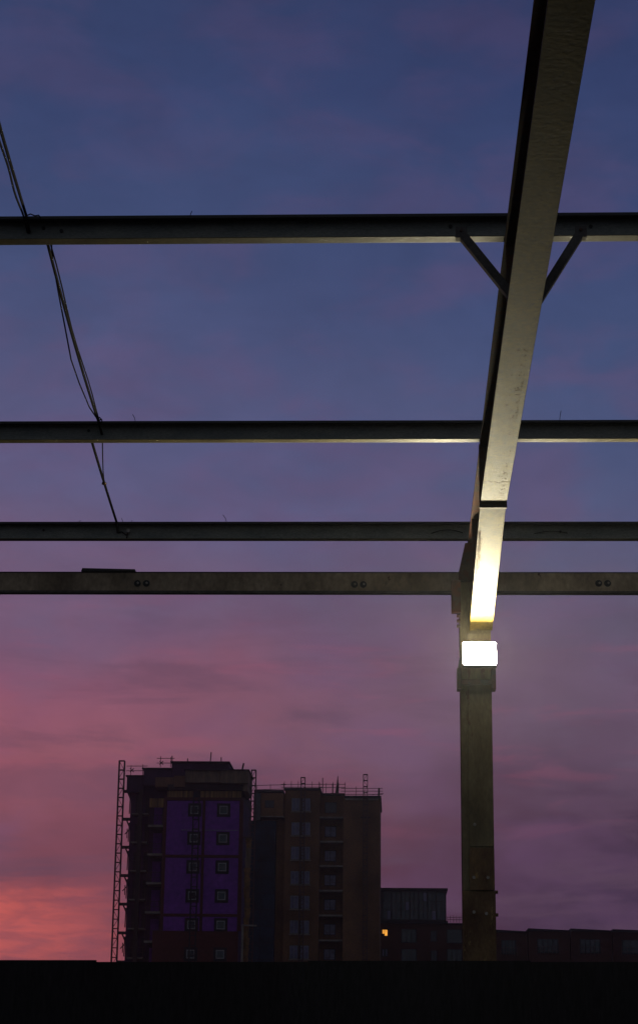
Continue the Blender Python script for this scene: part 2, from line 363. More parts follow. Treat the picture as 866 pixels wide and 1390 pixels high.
# eaves beam: C section showing its back
YE = 16.06; ze0 = at(433, 805, YE).z; ze1 = at(433, 776.5, YE).z
ev = thing('eaves_beam', (0, YE, ze0), 'brown stained eaves beam, lowest of the four cross beams, meeting the column head', 'steel beam')
m = MB(); m.box(-6.5, 6, YE, YE+.006, ze0+.020, ze1-.008); m.build('web', EAV, ev)
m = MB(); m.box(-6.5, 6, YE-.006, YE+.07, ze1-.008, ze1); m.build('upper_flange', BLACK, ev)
m = MB(); m.box(-6.5, 6, YE-.004, YE+.07, ze0, ze0+.020); m.build('lower_flange', BRC, ev)
for u, v in ((187, 792), (199, 792), (481, 793.5), (493, 793.5), (812, 792), (824, 792)):
    p = at(u, v, YE); m = MB(); m.tube([(p.x, YE-.016, p.z), (p.x, YE, p.z)], .014, 6)
    m.tube([(p.x, YE-.004, p.z), (p.x, YE, p.z)], .030, 12)
    b = m.build('bolt_washer', BLACK, ev); m = MB(); m.tube([(p.x+.006, YE-.026, p.z), (p.x+.006, YE-.017, p.z)], .010, 6); m.build('bolt', BOLT, ev)
pa, pb = at(111, 774, YE), at(184, 774, YE)
m = MB(); m.prism([(pa.x, YE-.02, ze1+.002), (pb.x, YE-.02, ze1+.002), (pb.x, YE-.02, ze1+.020), (pa.x+.01, YE-.02, ze1+.030)], (0, .09, 0))
tag(m.build('packing_board', BLACK, None, .002), 'short dark board lying on top of the eaves beam at the left', 'board')

# fly braces
for (ut, ub, lab) in ((626, 692, 'left'), (788, 736, 'right')):
    YB = Y1-.012; pt = at(ut, 320, YB); pbm = at(ub, 397, YB+.0)
    o = thing('knee_brace', (pt.x, YB, pt.z), 'short dark diagonal brace from the uppermost purlin to the %s edge of the rafter' % lab, 'brace', 'knee braces under the uppermost purlin')
    sgn = -1 if lab == 'left' else 1
    xe = XL+.012 if lab == 'left' else XR-.012
    p = Vector((pt.x, YB, z1+.02)); q = at(ub, 397, YB); q = p+(q-p)*((zb(YB)+.030-p.z)/(q.z-p.z)) if sgn > 0 else q+(q-p)*((XM-.012-q.x)/(q.x-p.x))
    m = MB(); m.bar(p, q, .046 if lab == 'left' else .05, .006)
    m.build('face_leaf', BRC, o)
    d = (q-p).normalized(); n = Vector((-d.z, 0, d.x)); n = n if n.z > 0 else -n
    m = MB(); m.bar(p-n*.022+Vector((0, .026, 0)), q-n*.022+Vector((0, .026, 0)), .005, .046); m.build('edge_leaf', BRC, o)
    m = MB(); m.box(pt.x-.033, pt.x+.033, YB-.004, YB+.004, z1-.010, z1+.055); m.box(pt.x-.033, pt.x+.033, YB-.002, YB+.05, z1-.012, z1-.004); m.build('end_lug', BRC, o)
    m = MB(); m.tube([(pt.x, YB-.012, z1+.03), (pt.x, YB-.004, z1+.03)], .010, 6); m.build('bolt', WEB, o)

# ------------------------------------------------------------------ cables
def sag(a, b, s, n=14):
    return [a.lerp(b, k/n)-Vector((0, 0, s*4*(k/n)*(1-k/n))) for k in range(n+1)]
cab = thing('hanging_cable', at(40, 315, Y1), 'black twin cable looping down at the left from purlin to purlin', 'cable')
def wig(pts, a, fr):
    return [p+Vector((a*math.sin(fr*i), 0, a*.5*math.cos(fr*i*1.3))) for i, p in enumerate(pts)]
A0 = at(-22, 92, 7.2); A1 = at(36, 292, Y1-.01); A2 = at(40.5, 316, Y1+.066)
top = sag(A0, A1, .01, 16)+[A2]
m = MB(); m.tube(top, .0085, 8); m.build('cable_strand', CABLE, cab, smooth=True)
m = MB(); m.tube(wig([p+Vector((-.016, .01, -.014)) for p in top[:-1]], .004, .9)+[A2+Vector((-.01, 0, 0))], .006, 7); m.build('cable_strand', CABLE, cab, smooth=True)
e1 = [at(36, 293, Y1-.02), at(42, 290.5, Y1-.03), at(48, 293, Y1-.03), at(53, 292, Y1-.02), at(56, 296, Y1-.01)]
m = MB(); m.tube(e1, .004, 6); m.build('cable_tail', CABLE, cab, smooth=True)
B0 = at(64, 326, Y1+.10); B1 = at(134, 572, Y2-.012); B2 = at(139, 590, Y2+.062)
mid = sag(B0, B1, .035, 20)
m = MB(); m.tube([A2+Vector((0, .02, 0)), at(52, 322, Y1+.10)]+mid+[B2], .0095, 8); m.build('cable_strand', CABLE, cab, smooth=True)
lo = [at(70, 328, Y1+.10), at(72, 352, 10.4), at(80, 398, 10.9), at(88, 440, 11.4), at(97, 488, 12.0), at(108, 520, 12.5), at(122, 553, 13.0), at(134, 571, Y2-.014), at(139, 569, Y2-.02)]
m = MB(); m.tube(lo, .0052, 6); m.build('cable_strand', CABLE, cab, smooth=True)
m = MB(); m.tube(wig([p+Vector((.012, .01, .006)) for p in mid[::2]], .006, 1.1), .005, 6); m.build('cable_strand', CABLE, cab, smooth=True)
m = MB(); m.tube([at(131, 566, Y2-.02), at(136, 567, Y2-.02), at(139, 571, Y2-.02), at(137, 575, Y2-.01)], .005, 6); m.build('cable_tail', CABLE, cab, smooth=True)
C0 = at(124.5, 597, Y2+.10); C1 = at(158.5, 708, Y3-.01); C2 = at(160.5, 723, Y3+.055)
m = MB(); m.tube(sag(C0, C1, .008, 10)+[C2], .0105, 8); m.build('cable_strand', CABLE, cab, smooth=True)
m = MB(); m.tube([at(139.5, 597, Y2+.10), at(139.8, 620, 13.9), at(140.5, 640, 14.3), at(142, 656, 14.6)], .0045, 6); m.build('cable_strand', CABLE, cab, smooth=True)
m = MB(); m.tube([C2, at(166, 722, Y3+.06), at(172, 726.5, Y3+.06), at(175, 722, Y3+.06), at(172, 731, Y3+.04)], .0052, 6); m.build('cable_tail', CABLE, cab, smooth=True)
p = at(141.5, 657, 14.6); m = MB(); m.tube([p-Vector((0, 0, .006)), p+Vector((.004, 0, .012))], .019, 8); m.build('tape_wrap', COLR, cab)
p = at(175, 721, Y3+.055); m = MB(); m.tube([p-Vector((.0, .02, 0)), p], .016, 6); m.build('bolt', BOLT, cab)

# ------------------------------------------------------------------ floodlight
LC = at(650.5, 887.5, 15.50)
fl = thing('floodlight', LC, 'glaring white floodlight clamped to the column just below the rafter', 'lamp')
tilt = R(19)
def loc(x, y, z):   # local lamp frame: -y is out of the glass; tilted upwards
    return Vector((LC.x+x, LC.y+y*math.cos(tilt)+z*math.sin(tilt), LC.z-y*math.sin(tilt)*1.0+z*math.cos(tilt)))
def lbox(x0, x1, y0, y1, z0, z1):
    m = MB(); c = [loc(x, y, z) for z in (z0, z1) for (x, y) in ((x0, y0), (x1, y0), (x1, y1), (x0, y1))]
    m.v = [tuple(p) for p in c]; m.f = [(0, 3, 2, 1), (4, 5, 6, 7), (0, 1, 5, 4), (1, 2, 6, 5), (2, 3, 7, 6), (3, 0, 4, 7)]
    return m
lw, lh = .137, .106
m = MB(); rc = .022; rim = []
for (sx, sz, a0) in ((1, 1, 0), (-1, 1, 90), (-1, -1, 180), (1, -1, 270)):
    for k in range(6):
        a = R(a0+k*18); rim.append(loc(sx*(lw-rc)+rc*math.cos(a), -.012, sz*(lh-rc)+rc*math.sin(a)))
m.prism(rim, loc(0, -.001, 0)-loc(0, -.012, 0)); m.build('lens', emit('lamp_glass', (1, .95, .80), 95), fl)
b = lbox(-lw-.004, lw+.004, .001, .05, -lh-.004, lh+.004); b.build('housing', BLACK, fl, .006)
m = MB()
for k in range(9):
    x = -lw+.02+k*(2*lw-.04)/8
    q = lbox(x-.003, x+.003, .051, .085, -lh+.015, lh-.015); o_ = len(m.v); m.v += q.v; m.f += [tuple(i+o_ for i in f) for f in q.f]
m.build('cooling_fins', BLACK, fl)
zb0, zb1 = at(622, 936, 15.7).z, at(622, 908, 15.7).z
for sx in (-1, 1):
    x = cx0-.022 if sx < 0 else cx1+.006
    m = MB(); m.box(x-.010, x+.026, YC-.09, YC+.05, zb0, zb1); m.build('clamp_arm', WEB, fl, .003)
    xx = LC.x+sx*(lw+.012); m = MB(); m.bar((xx, YC-.10, LC.z), (x+.008, YC-.05, zb1+.002), .02, .006); m.build('stirrup', BLACK, fl)
m = MB(); m.box(cx0-.02, cx1+.02, YC-.055, YC-.035, zb0+.04, zb0+.085); m.build('clamp_bar', WEB, fl, .003)
ar = bpy.data.lights.new('floodlight_beam', 'AREA'); ar.shape = 'RECTANGLE'; ar.size = .26; ar.size_y = .21; ar.energy = 130; ar.color = (1, .90, .60); ar.spread = R(180)
ao = bpy.data.objects.new('floodlight_beam', ar); col.objects.link(ao)
ao.location = loc(0, -.03, 0); dv = loc(0, -1, 0)-loc(0, 0, 0)
ao.rotation_euler = dv.to_track_quat('-Z', 'Z').to_euler(); ao.parent = fl; ao.matrix_parent_inverse = Matrix.Translation(fl.location).inverted()

# ------------------------------------------------------------------ site hoarding along the bottom
ZH = 2.15
def y_for(u, v):
    d = Fv+Rv*((u-433)/F0)+Uv*((650-v)/F0); return CAM+d*((ZH-CAM.z)/d.z)
ha, hb = y_for(0, 1303), y_for(866, 1303)
hd = (hb-ha).normalized(); ha = ha-hd*7; hb = hb+hd*7; hn = Vector((-hd.y, hd.x, 0))
ho = thing('site_hoarding', ha.lerp(hb, .5)*1.0-Vector((0, 0, ZH)), 'near-black board hoarding running along the bottom in front of the column', 'hoarding')
m = MB(); n = int((hb-ha).length/1.2); stp = (hb-ha)/n
for k in range(n):
    a = ha+stp*k+hd*.0004; b_ = ha+stp*(k+1)-hd*.0004; dz = -random.uniform(0, .012)
    m.prism([(a.x, a.y, .05), (b_.x, b_.y, .05), (b_.x, b_.y, ZH+dz), (a.x, a.y, ZH+dz)], hn*.018)
m.build('plywood_panels', HOARD, ho)
for k in range(0, n+1, 2):
    a = ha+stp*k+hn*.02
    m = MB(); m.prism([a-hd*.04-Vector((0, 0, ZH)), a+hd*.04-Vector((0, 0, ZH)), a+hd*.04-Vector((0, 0, .05)), a-hd*.04-Vector((0, 0, .05))], hn*.08); m.build('post', HOARD, ho)
for z in (.5, 1.9):
    m = MB(); a = ha+hn*.10; m.prism([(ha.x+hn.x*.1, ha.y+hn.y*.1, z), (hb.x+hn.x*.1, hb.y+hn.y*.1, z), (hb.x+hn.x*.1, hb.y+hn.y*.1, z+.07), (ha.x+hn.x*.1, ha.y+hn.y*.1, z+.07)], hn*.04); m.build('rail', HOARD, ho)

# ------------------------------------------------------------------ towers
def lattice(name, p0, p1, wd, label, cat, group=None, step=None, r=.05, m_=None):
    o = thing(name, p0, label, cat, group)
    p0 = Vector(p0); p1 = Vector(p1); h = wd/2; step = step or wd*1.15
    c = MB()
    for sx in (-h, h):
        for sy in (-h, h): c.bar(p0+Vector((sx, sy, 0)), p1+Vector((sx, sy, 0)), r*1.5)
    c.build('mast_chords', m_ or SCAF, o)
    b = MB(); Lz = (p1-p0).length; n = int(Lz/step)
    for k in range(n+1):
        a = p0.lerp(p1, k/n); b.bar(a+Vector((-h, -h, 0)), a+Vector((h, -h, 0)), r*1.3); b.bar(a+Vector((-h, h, 0)), a+Vector((h, h, 0)), r)
        b.bar(a+Vector((-h, -h, 0)), a+Vector((-h, h, 0)), r); b.bar(a+Vector((h, -h, 0)), a+Vector((h, h, 0)), r)
        if k < n:
            a2 = p0.lerp(p1, (k+1)/n); s_ = 1 if k % 2 else -1
            b.bar(a+Vector((-h*s_, -h, 0)), a2+Vector((h*s_, -h, 0)), r*.8)
    b.build('mast_bracing', m_ or SCAF, o)
    return o
def railing(mb, p0, p1, n, h=1.1, r=.035, levels=(.55, 1.1), over=0):
    p0 = Vector(p0); p1 = Vector(p1); d = (p1-p0).normalized()
    for k in range(n+1):
        a = p0.lerp(p1, k/n); mb.bar(a, a+Vector((0, 0, h+random.uniform(0, .25))), r*2)
    for l in levels: mb.bar(p0-d*over+Vector((0, 0, l)), p1+d*over+Vector((0, 0, l)), r*2)
    return mb
def bx(o, name, mt, u0, u1, v0, v1, Y, dep, z0=None, bevel=0):
    """box whose front face measures u0..u1, v0..v1 on plane Y"""
    vm = (v0+v1)/2; um = (u0+u1)/2
    x0, x1 = at(u0, vm, Y).x, at(u1, vm, Y).x; zt = at(um, v0, Y).z; zl = at(um, v1, Y).z if z0 is None else z0
    return MB().box(x0, x1, Y, Y+dep, zl, zt).build(name, mt, o)

# ---- tower A: purple clad tower ----
YA = 200.0
A = thing('construction_tower', (at(270, 1200, YA).x, YA+8, 0), 'unfinished tower block wrapped in purple membrane, left of the brick tower', 'tower block')
def XA(u, v): return at(u, v, YA).x
def ZA(v, u=275): return at(u, v, YA).z
px0 = XA(224.5, 1175); px1 = XA(323.5, 1175); pxm0 = XA(273, 1175); pxm1 = XA(277, 1175)
bl = XA(169, 1175); br = XA(329.5, 1175)
zp = ZA(1086.5)
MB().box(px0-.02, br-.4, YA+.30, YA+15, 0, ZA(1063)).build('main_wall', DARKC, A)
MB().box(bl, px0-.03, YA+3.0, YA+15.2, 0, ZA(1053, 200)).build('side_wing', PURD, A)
# red base cladding
zr = ZA(1264)
MB().box(XA(207, 1280), px1+.15, YA-.05, YA+.28, 0, zr).build('red_cladding', REDB, A)
levels = [(1087, 1160.5), (1164.5, 1240.5), (1244.5, 1264)]
for (va, vb) in levels:
    for (xa, xb) in ((px0, pxm0), (pxm1, px1)):
        MB().box(xa, xb, YA, YA+.27, ZA(vb)+.02, ZA(va)).build('purple_panel', PURP, A)
m = MB()
for va, vb in ((1160.5, 1164.5), (1240.5, 1244.5)): m.box(px0, px1, YA-.06, YA+.26, ZA(vb)+.03, ZA(va)-.0)
m.box(pxm0+.02, pxm1-.02, YA-.03, YA+.265, zr+.02, zp); m.box(px1+.01, px1+.40, YA-.04, YA+.29, zr+.02, zp); m.box(px0-.35, px0-.01, YA-.04, YA+.29, zr+.02, zp)
m.box(px0-.3, px1+.4, YA-.10, YA+.22, zp+.01, zp+.30)
m.build('red_band', REDB, A)
m = MB(); m.box(XA(246, 1127), px1-.1, YA-.025, YA-.003, ZA(1127.2), ZA(1126.5)); m.build('membrane_seam', FRM, A)
def sqwin(parent, xc, zc, s, Y, mg, sur=True, inner=.62):
    if sur:
        m = MB(); h = s/2; m.box(xc-h, xc+h, Y-.05, Y-.004, zc-h, zc+h); w_ = m.build('window', SUR, parent)
    f = MB(); h = s*inner/2; tt = .10
    f.box(xc-h, xc+h, Y-.11, Y-.053, zc+h-tt, zc+h); f.box(xc-h, xc+h, Y-.11, Y-.053, zc-h, zc-h+tt)
    f.box(xc-h, xc-h+tt, Y-.108, Y-.054, zc-h+tt, zc+h-tt); f.box(xc+h-tt, xc+h, Y-.108, Y-.054, zc-h+tt, zc+h-tt)
    f.build('frame', FRM, w_)
    g_ = MB(); g_.box(xc-h+tt, xc+h-tt, Y-.08, Y-.056, zc-h+tt, zc+h-tt); g_.build('pane', mg, w_)
pitch = (ZA(1099.5)-ZA(1255.5))/4
xr_, xl_ = XA(302, 1175), XA(262.5, 1175)
for k in range(8):
    z = ZA(1099.5)-pitch*k
    sqwin(A, xr_, z, 1.38, YA-(.05 if z < zr else 0), GLT)
    sqwin(A, xl_, z, 1.38, YA-(.05 if z < zr else 0), SUR if k in (3, ) else GLS)
# timber boards below the parapet
zt = ZA(1073.5)
m = MB()
for (ua, ub) in ((227, 262), (272, 328)):
    x0, x1 = XA(ua, 1078), XA(ub, 1078); n = int((x1-x0)/.45)
    for k in range(n):
        a = x0+(x1-x0)*k/n; m.box(a+.015, a+(x1-x0)/n-.015, YA+random.uniform(.02, .07), YA+.28, ZA(1085)+.1, zt)
m.build('board_panel', BOARD, A)
m = MB(); x0, x1 = XA(201, 1088), XA(224, 1088); n = 7
for k in range(n):
    a = x0+(x1-x0)*k/n; m.box(a+.02, a+(x1-x0)/n-.02, YA+1.2+random.uniform(0, .05), YA+1.5, ZA(1094), ZA(1082))
m.build('board_panel', BOARD, A)
MB().box(XA(262.5, 1078), XA(271.5, 1078), YA+.06, YA+.28, ZA(1086), zt).build('blue_sheet', NET, A)
# projecting crown
bx(A, 'crown_boards', TAN, 252, 299, 1045, 1062, YA-1.2, 6)
bx(A, 'crown_boards', TAN, 299.6, 337, 1045.5, 1063, YA-1.3, 6)
bx(A, 'crown_boards', BROWN, 211, 236, 1055, 1068, YA-.3, 5)
bx(A, 'crown_boards', BROWN, 236.4, 251.5, 1053, 1068, YA-.6, 5)
bx(A, 'crown_soffit', DARKC, 228, 331, 1065, 1072, YA-.4, 8)
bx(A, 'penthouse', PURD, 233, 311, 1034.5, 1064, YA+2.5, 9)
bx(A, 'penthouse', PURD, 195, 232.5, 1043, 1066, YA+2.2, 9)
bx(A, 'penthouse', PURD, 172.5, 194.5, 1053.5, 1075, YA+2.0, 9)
for (ua, ub, v) in ((231.5, 312, 1033.3), (193, 233.5, 1042), (171, 195.5, 1052)):
    bx(A, 'roof_edge', SUR, ua, ub, v, v+1.6, YA+1.9, 10)
bx(A, 'roof_edge', SUR, 250, 338.5, 1044, 1045.3, YA-1.5, 7)
# balconies + doors
bp_ = (ZA(1119, 210)-ZA(1276.5, 210))/4
for k in range(7):
    z = ZA(1119, 210)-bp_*k; xa, xb = XA(198, 1195), XA(222.5, 1195)
    o = MB().box(xa, xb, YA+.35, YA+3, z-.22, z).build('balcony', CONC, A)
    r_ = MB(); railing(r_, (xa+.05, YA+.42, z), (xb-.05, YA+.42, z), 4, 1.0, .02, (.5, 1.0)); r_.build('railing', SCAF, o)
    z2_ = z+.05; xd0, xd1 = XA(214, 1195), XA(222.8, 1195)
    d_ = MB().box(xd0, xd1, YA+2.90, YA+2.96, z2_, z2_+1.75).build('balcony_door', FRM if k % 2 == 3 else SUR, A)
    MB().box(xd0+.12, xd1-.12, YA+2.85, YA+2.895, z2_+.1, z2_+1.62).build('pane', GLV, d_)
    MB().box(XA(201.5, 1195), XA(213.2, 1195), YA+2.92, YA+2.99, z+.03, z+2.35).build('purple_panel', PURP, A)
# rough floor slabs of the left wing
for k in range(8):
    z = ZA(1101.5, 185)-bp_*k; xa, xb = XA(174, 1180), XA(196, 1180)
    o = MB().box(xa, xb, YA+1.4, YA+3, z-.14, z).build('floor_slab', CONC, A)
    r_ = MB(); railing(r_, (xa, YA+1.5, z), (xb, YA+1.5, z), 3, 1.05, .02, (.5, 1.0)); r_.build('railing', SCAF, o)
    m = MB(); m.box(XA(176, 1180), XA(181, 1180), YA+2.93, YA+2.99, z+.1, z+2.0); m.build('doorway', SUR, A)
    m = MB(); m.box(XA(190, 1180), XA(196, 1180), YA+2.93, YA+2.99, z+.2, z+2.0); m.build('doorway', SUR, A)
MB().box(XA(183, 1180), XA(188.5, 1180), YA+1.1, YA+1.35, 0, ZA(1070)).build('service_duct', DARKC, A)
# edge clutter on the far left of the wing
m = MB()
for k in range(8):
    z = ZA(1068, 170)-bp_*k
    m.bar((bl-.9, YA+3.6, z), (bl+.3, YA+3.6, z), .28, .5); m.bar((bl-.5, YA+3.4, z+.1), (bl, YA+3.4, z-1.0), .14)
    m.bar((bl-.08, YA+3.2, z-.4), (bl-.12, YA+3.2, z-2.4), .10)
    if k % 2: m.bar((bl-.55, YA+3.4, z-1.6), (bl, YA+3.4, z-1.0), .09); m.bar((bl-.3, YA+3.4, z-2.0), (bl-.3, YA+3.4, z-1.0), .09)
m.build('mast_ties', SCAF, A)
# right flank: thin return of purple sheeting and scaffold
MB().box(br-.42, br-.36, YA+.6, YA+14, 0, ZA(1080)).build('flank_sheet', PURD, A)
MB().box(XA(331.3, 1060), XA(337.5, 1060), YA-.9, YA+5, ZA(1075), ZA(1058)).build('flank_boards', TAN, A)
# roof railings and sticks
m = MB()
def pt(u, v, Y): return at(u, v, Y)
railing(m, pt(178, 1052, YA+3), pt(194, 1052, YA+3), 1, 1.0, .03, (.45, .95), .5)
railing(m, pt(218, 1041.5, YA+3), pt(232, 1041.5, YA+3), 1, 1.0, .03, (.45, .95), .4)
m.bar(pt(177, 1048, YA+3), pt(182, 1043, YA+3), .08); m.bar(pt(177, 1043, YA+3), pt(182, 1048, YA+3), .08)
m.bar(pt(217, 1038, YA+3), pt(222, 1033, YA+3), .08); m.bar(pt(217, 1033, YA+3), pt(222, 1038, YA+3), .08)
m.build('roof_railing', SCAF, A)
for (u, va, vb, du) in ((234, 1026, 1034, 0), (255, 1029.5, 1034, 0), (287, 1021, 1034, -1.2), (300.5, 1028, 1034, 0), (329, 1045, 1036, 2)):
    m = MB(); 
    if va > vb: m.bar(pt(u, va, YA+1), pt(u+du, vb, YA+1), .16)
    else: m.bar(pt(u+du, vb, YA+3), pt(u, va, YA+3), .10)
    m.build('rooftop_pole', SCAF, A)

# masts beside tower A
zl0 = at(152.5, 1300, YA+1); zl1 = at(166.5, 1033, YA+1)
xb_ = (at(154.8, 1300, YA+1).x+at(166.8, 1033, YA+1).x)/2
lattice('hoist_mast', (xb_, YA+1, 0), (xb_, YA+1, zl1.z), .56, 'tallest lattice hoist mast, standing free at the left side of the purple tower', 'hoist mast', 'lattice hoist masts on the towers', .95, .06)
xh = at(264.5, 1175, YA-1.5).x
lattice('hoist_mast', (xh, YA-1.5, 0), (xh, YA-1.5, at(265, 1074, YA-1.5).z), .60, 'dark lattice mast climbing in front of the left window column of the purple tower', 'hoist mast', 'lattice hoist masts on the towers', .95, .05, SUR)
xg = at(344.5, 1060, YA+3).x
lattice('hoist_mast', (xg, YA+3, 0), (xg, YA+3, at(344, 1045.5, YA+3).z), .46, 'lattice mast in the gap between the purple tower and the brick tower', 'hoist mast', 'lattice hoist masts on the towers', .8, .06)
# rubble chute in the gap
ch = thing('rubble_chute', (at(335.5, 1200, YA-.5).x, YA-.5, 0), 'blotchy orange-brown rubble chute hanging down between the two towers', 'rubble chute')
xc = at(335.5, 1215, YA-.5).x; ztop = at(336, 1138, YA-.5).z; k = 0; z = ztop
while z > 1:
    m = MB(); j = random.uniform(-.08, .08)
    m.tube([(xc+j, YA-.5, z), (xc+j, YA-.5, z-1.05)], random.uniform(.30, .38), 10, .24); m.build('chute_section', CHU if random.random() < .75 else TAN, ch); z -= 1.0
m = MB(); m.bar((xc-.5, YA-.5, ztop+.1), (xc+.5, YA-.5, ztop+.1), .15); m.bar((xc, YA-.5, ztop), (xc+.1, YA-.5, at(336, 1110, YA).z), .08); m.build('hanger', SCAF, ch)
bk_ = thing('scaffold_bracket', at(340, 1256, YA-1), 'pale bracket and hanging pipe beside the chute, low between the towers', 'scaffold')
m = MB(); m.bar(at(328.5, 1256, YA-1), at(348.5, 1256.5, YA-1), .14, .3); m.build('arm', CONC, bk_)
m = MB(); p = at(329.5, 1257, YA-1); m.tube([p, (p.x-.0, p.y, p.z-2.6), (p.x-.05, p.y, 0)], .11, 8); m.build('pipe', CONC, bk_)

# ---- tower B: brown brick tower ----
YB_ = 236.0
B = thing('brick_tower', (at(430, 1200, YB_).x, YB_+8, 0), 'brown brick tower block with paired windows, right of the purple tower', 'tower block')
def XB(u, v=1190): return at(u, v, YB_).x
def ZB(v, u=430): return at(u, v, YB_).z
x_l, x_net, x_2a, x_2b, x_3b, x_r = XB(343.5), XB(374), XB(385.5), XB(433), XB(465.5), XB(515.5)
MB().box(x_2a, x_2b, YB_, YB_+14, 0, ZB(1073.2)).build('wall', BRK, B)
MB().box(x_2b+.01, x_3b, YB_+1.6, YB_+14, 0, ZB(1078.0, 450)).build('wall', BRK, B)
MB().box(x_3b+.01, x_r, YB_-.2, YB_+14, 0, ZB(1084.2, 490)).build('wall', BRK, B)
MB().box(x_net+.01, x_2a-.01, YB_+.5, YB_+14, 0, ZB(1077.3, 370)).build('wall', BRK, B)
MB().box(x_l, x_net, YB_+2.2, YB_+14, 0, ZB(1077.3, 370)).build('wall', BRK, B)
MB().box(x_l+.0, XB(353), YB_-1.4, YB_+1.5, ZB(1115), ZB(1078, 350)).build('debris_netting', NETG, B)
MB().box(x_l-.3, XB(373.5), YB_-.6, YB_+1.5, 0, ZB(1115)).build('debris_netting', NET, B)
MB().box(XB(352, 1100), XB(385, 1100), YB_-1.0, YB_+1.5, ZB(1109.5, 370), ZB(1078, 370)).build('wall', BRK, B)
MB().box(XB(351, 1100), XB(386, 1100), YB_-1.2, YB_+1.4, ZB(1110.5, 370), ZB(1109.2, 370)).build('balcony_slab', CONC, B)
for (xa, xb, y, v, u) in ((x_2a-.12, x_2b+.12, YB_-.15, 1072, 410), (x_2b+.13, x_3b+.1, YB_+1.4, 1077, 450), (x_3b+.12, x_r+.15, YB_-.35, 1083, 490), (x_l, x_2a-.14, YB_-1.15, 1076.2, 365)):
    z = at(u, v, YB_).z; MB().box(xa, xb, y, YB_+14.2, z-.02, z+.22).build('parapet_coping', DKM, B)
m = MB()
n = 28
for k in range(n):
    a = x_3b+.2+(x_r-x_3b-.4)*k/n; m.box(a, a+.16, YB_-.42, YB_-.22, ZB(1086.6, 490), ZB(1084.4, 490))
m.build('dentil_course', CONC, B)
def dblwin(xc, zc, wd, h, Y, gm, gap=.5):
    s_ = MB().box(xc-wd/2, xc+wd/2, Y-.03, Y-.004, zc-h/2, zc+h/2).build('window', SUR, B)
    for sx in (-1, 1):
        a = xc+sx*(wd/4+gap/8); hw = wd/4-gap/4-.03
        f = MB(); f.box(a-hw-.06, a+hw+.06, Y-.06, Y-.035, zc-h/2+.04, zc+h/2-.04); f.build('frame', FRM, s_)
        p = MB(); p.box(a-hw, a-.03, Y-.075, Y-.062, zc-h/2+.10, zc+h/2-.10); p.box(a+.03, a+hw, Y-.075, Y-.062, zc-h/2+.10, zc+h/2-.10); p.build('pane', gm, s_)
    MB().box(xc-wd/2-.1, xc+wd/2+.1, Y-.14, Y-.005, zc-h/2-.14, zc-h/2-.01).build('sill', CONC, B)
    return s_
pb = (ZB(1092.3)-ZB(1292.5))/6
xw = XB(407.5, 1190); x3 = XB(447.5, 1190)
for k in range(9):
    z = ZB(1092.5)-pb*k
    dblwin(xw, z, 2.35, 1.6, YB_, GLV)
    z3_ = ZB(1127.5, 450)-pb*(k-1)
    s_ = MB().box(x3-.72, x3+.72, YB_+1.55, YB_+1.59, z3_-.62, z3_+.72).build('window', SUR, B)
    MB().box(x3-.64, x3-.03, YB_+1.50, YB_+1.545, z3_-.55, z3_+.62).build('pane', GLV if k else GLS, s_)
    MB().box(x3+.03, x3+.64, YB_+1.50, YB_+1.545, z3_-.55, z3_+.62).build('pane', GLV if k else GLS, s_)
    zs = ZB(1109, 450)-pb*k
    o = MB().box(x_2b+.03, x_3b+.25, YB_-.1, YB_+1.58, zs-.16, zs+.04).build('balcony', CONC, B)
    if k > 1:
        r_ = MB(); railing(r_, (x_2b+.1, YB_-.04, zs), (x_3b-.03, YB_-.04, zs), 3, .9, .018, (.45, .9)); r_.build('railing', SCAF, o)
sw = MB().box(XB(360.5, 1093), XB(373, 1093), YB_-1.06, YB_-1.004, ZB(1098, 367), ZB(1088, 367)).build('window', SUR, B)
for ua, ub in ((361.5, 366), (367.5, 372)): MB().box(XB(ua, 1093), XB(ub, 1093), YB_-1.10, YB_-1.065, ZB(1097, 367), ZB(1089, 367)).build('pane', GLS, sw)
m = MB()
m.bar((XB(355, 1190), YB_-.62, 0), (XB(355, 1190), YB_-.62, ZB(1115)), .05)
for k in range(12):
    z = ZB(1125)-k*1.95; m.bar((x_l-.25, YB_-.66, z), (XB(373.3), YB_-.66, z), .06)
m.build('net_batten', SUR, B)
# vent plates on the blank gable
m = MB()
for u in (491, 496, 501): m.box(XB(u-1.5, 1110), XB(u+1.5, 1110), YB_-.27, YB_-.205, ZB(1111, 496), ZB(1109, 496))
m.build('wall_vent', SUR, B)
m = MB()
Yr = YB_+.6
railing(m, pt(349, 1077.5, Yr), pt(385, 1076.5, Yr), 2, 1.05, .03, (.5, 1.02), .3)
railing(m, pt(386, 1073.5, Yr), pt(433, 1073.5, Yr), 5, 1.0, .03, (.45, .8), .4)
railing(m, pt(434, 1079, Yr), pt(468, 1079, Yr), 4, 1.3, .03, (.9, 1.3), .1)
railing(m, pt(468, 1084.5, Yr), pt(514, 1084.5, Yr), 3, 1.3, .03, (.55, .95, 1.3), .5)
m.build('roof_railing', SCAF, B)
for (u, va, vb, r) in ((438, 1056, 1078, .05), (452, 1062, 1078, .04), (459, 1068, 1077, .04)):
    m = MB(); m.bar(pt(u, vb, Yr+.5), pt(u, va, Yr+.5), r*2); m.build('rooftop_pole', SCAF, B)
m = MB(); a = pt(457.5, 1078, Yr); c = pt(458.6, 1053, Yr); m.prism([(a.x-.24, a.y, a.z), (a.x+.22, a.y, a.z), (c.x+.02, c.y, c.z), (c.x-.03, c.y, c.z)], (0, .3, 0)); m.build('furled_parasol', SCAF, B)
m = MB(); m.box(XB(448, 1075), XB(456.5, 1075), YB_+2, YB_+3.4, ZB(1078, 450), ZB(1073.5, 450)); m.build('roof_unit', DKM, B)
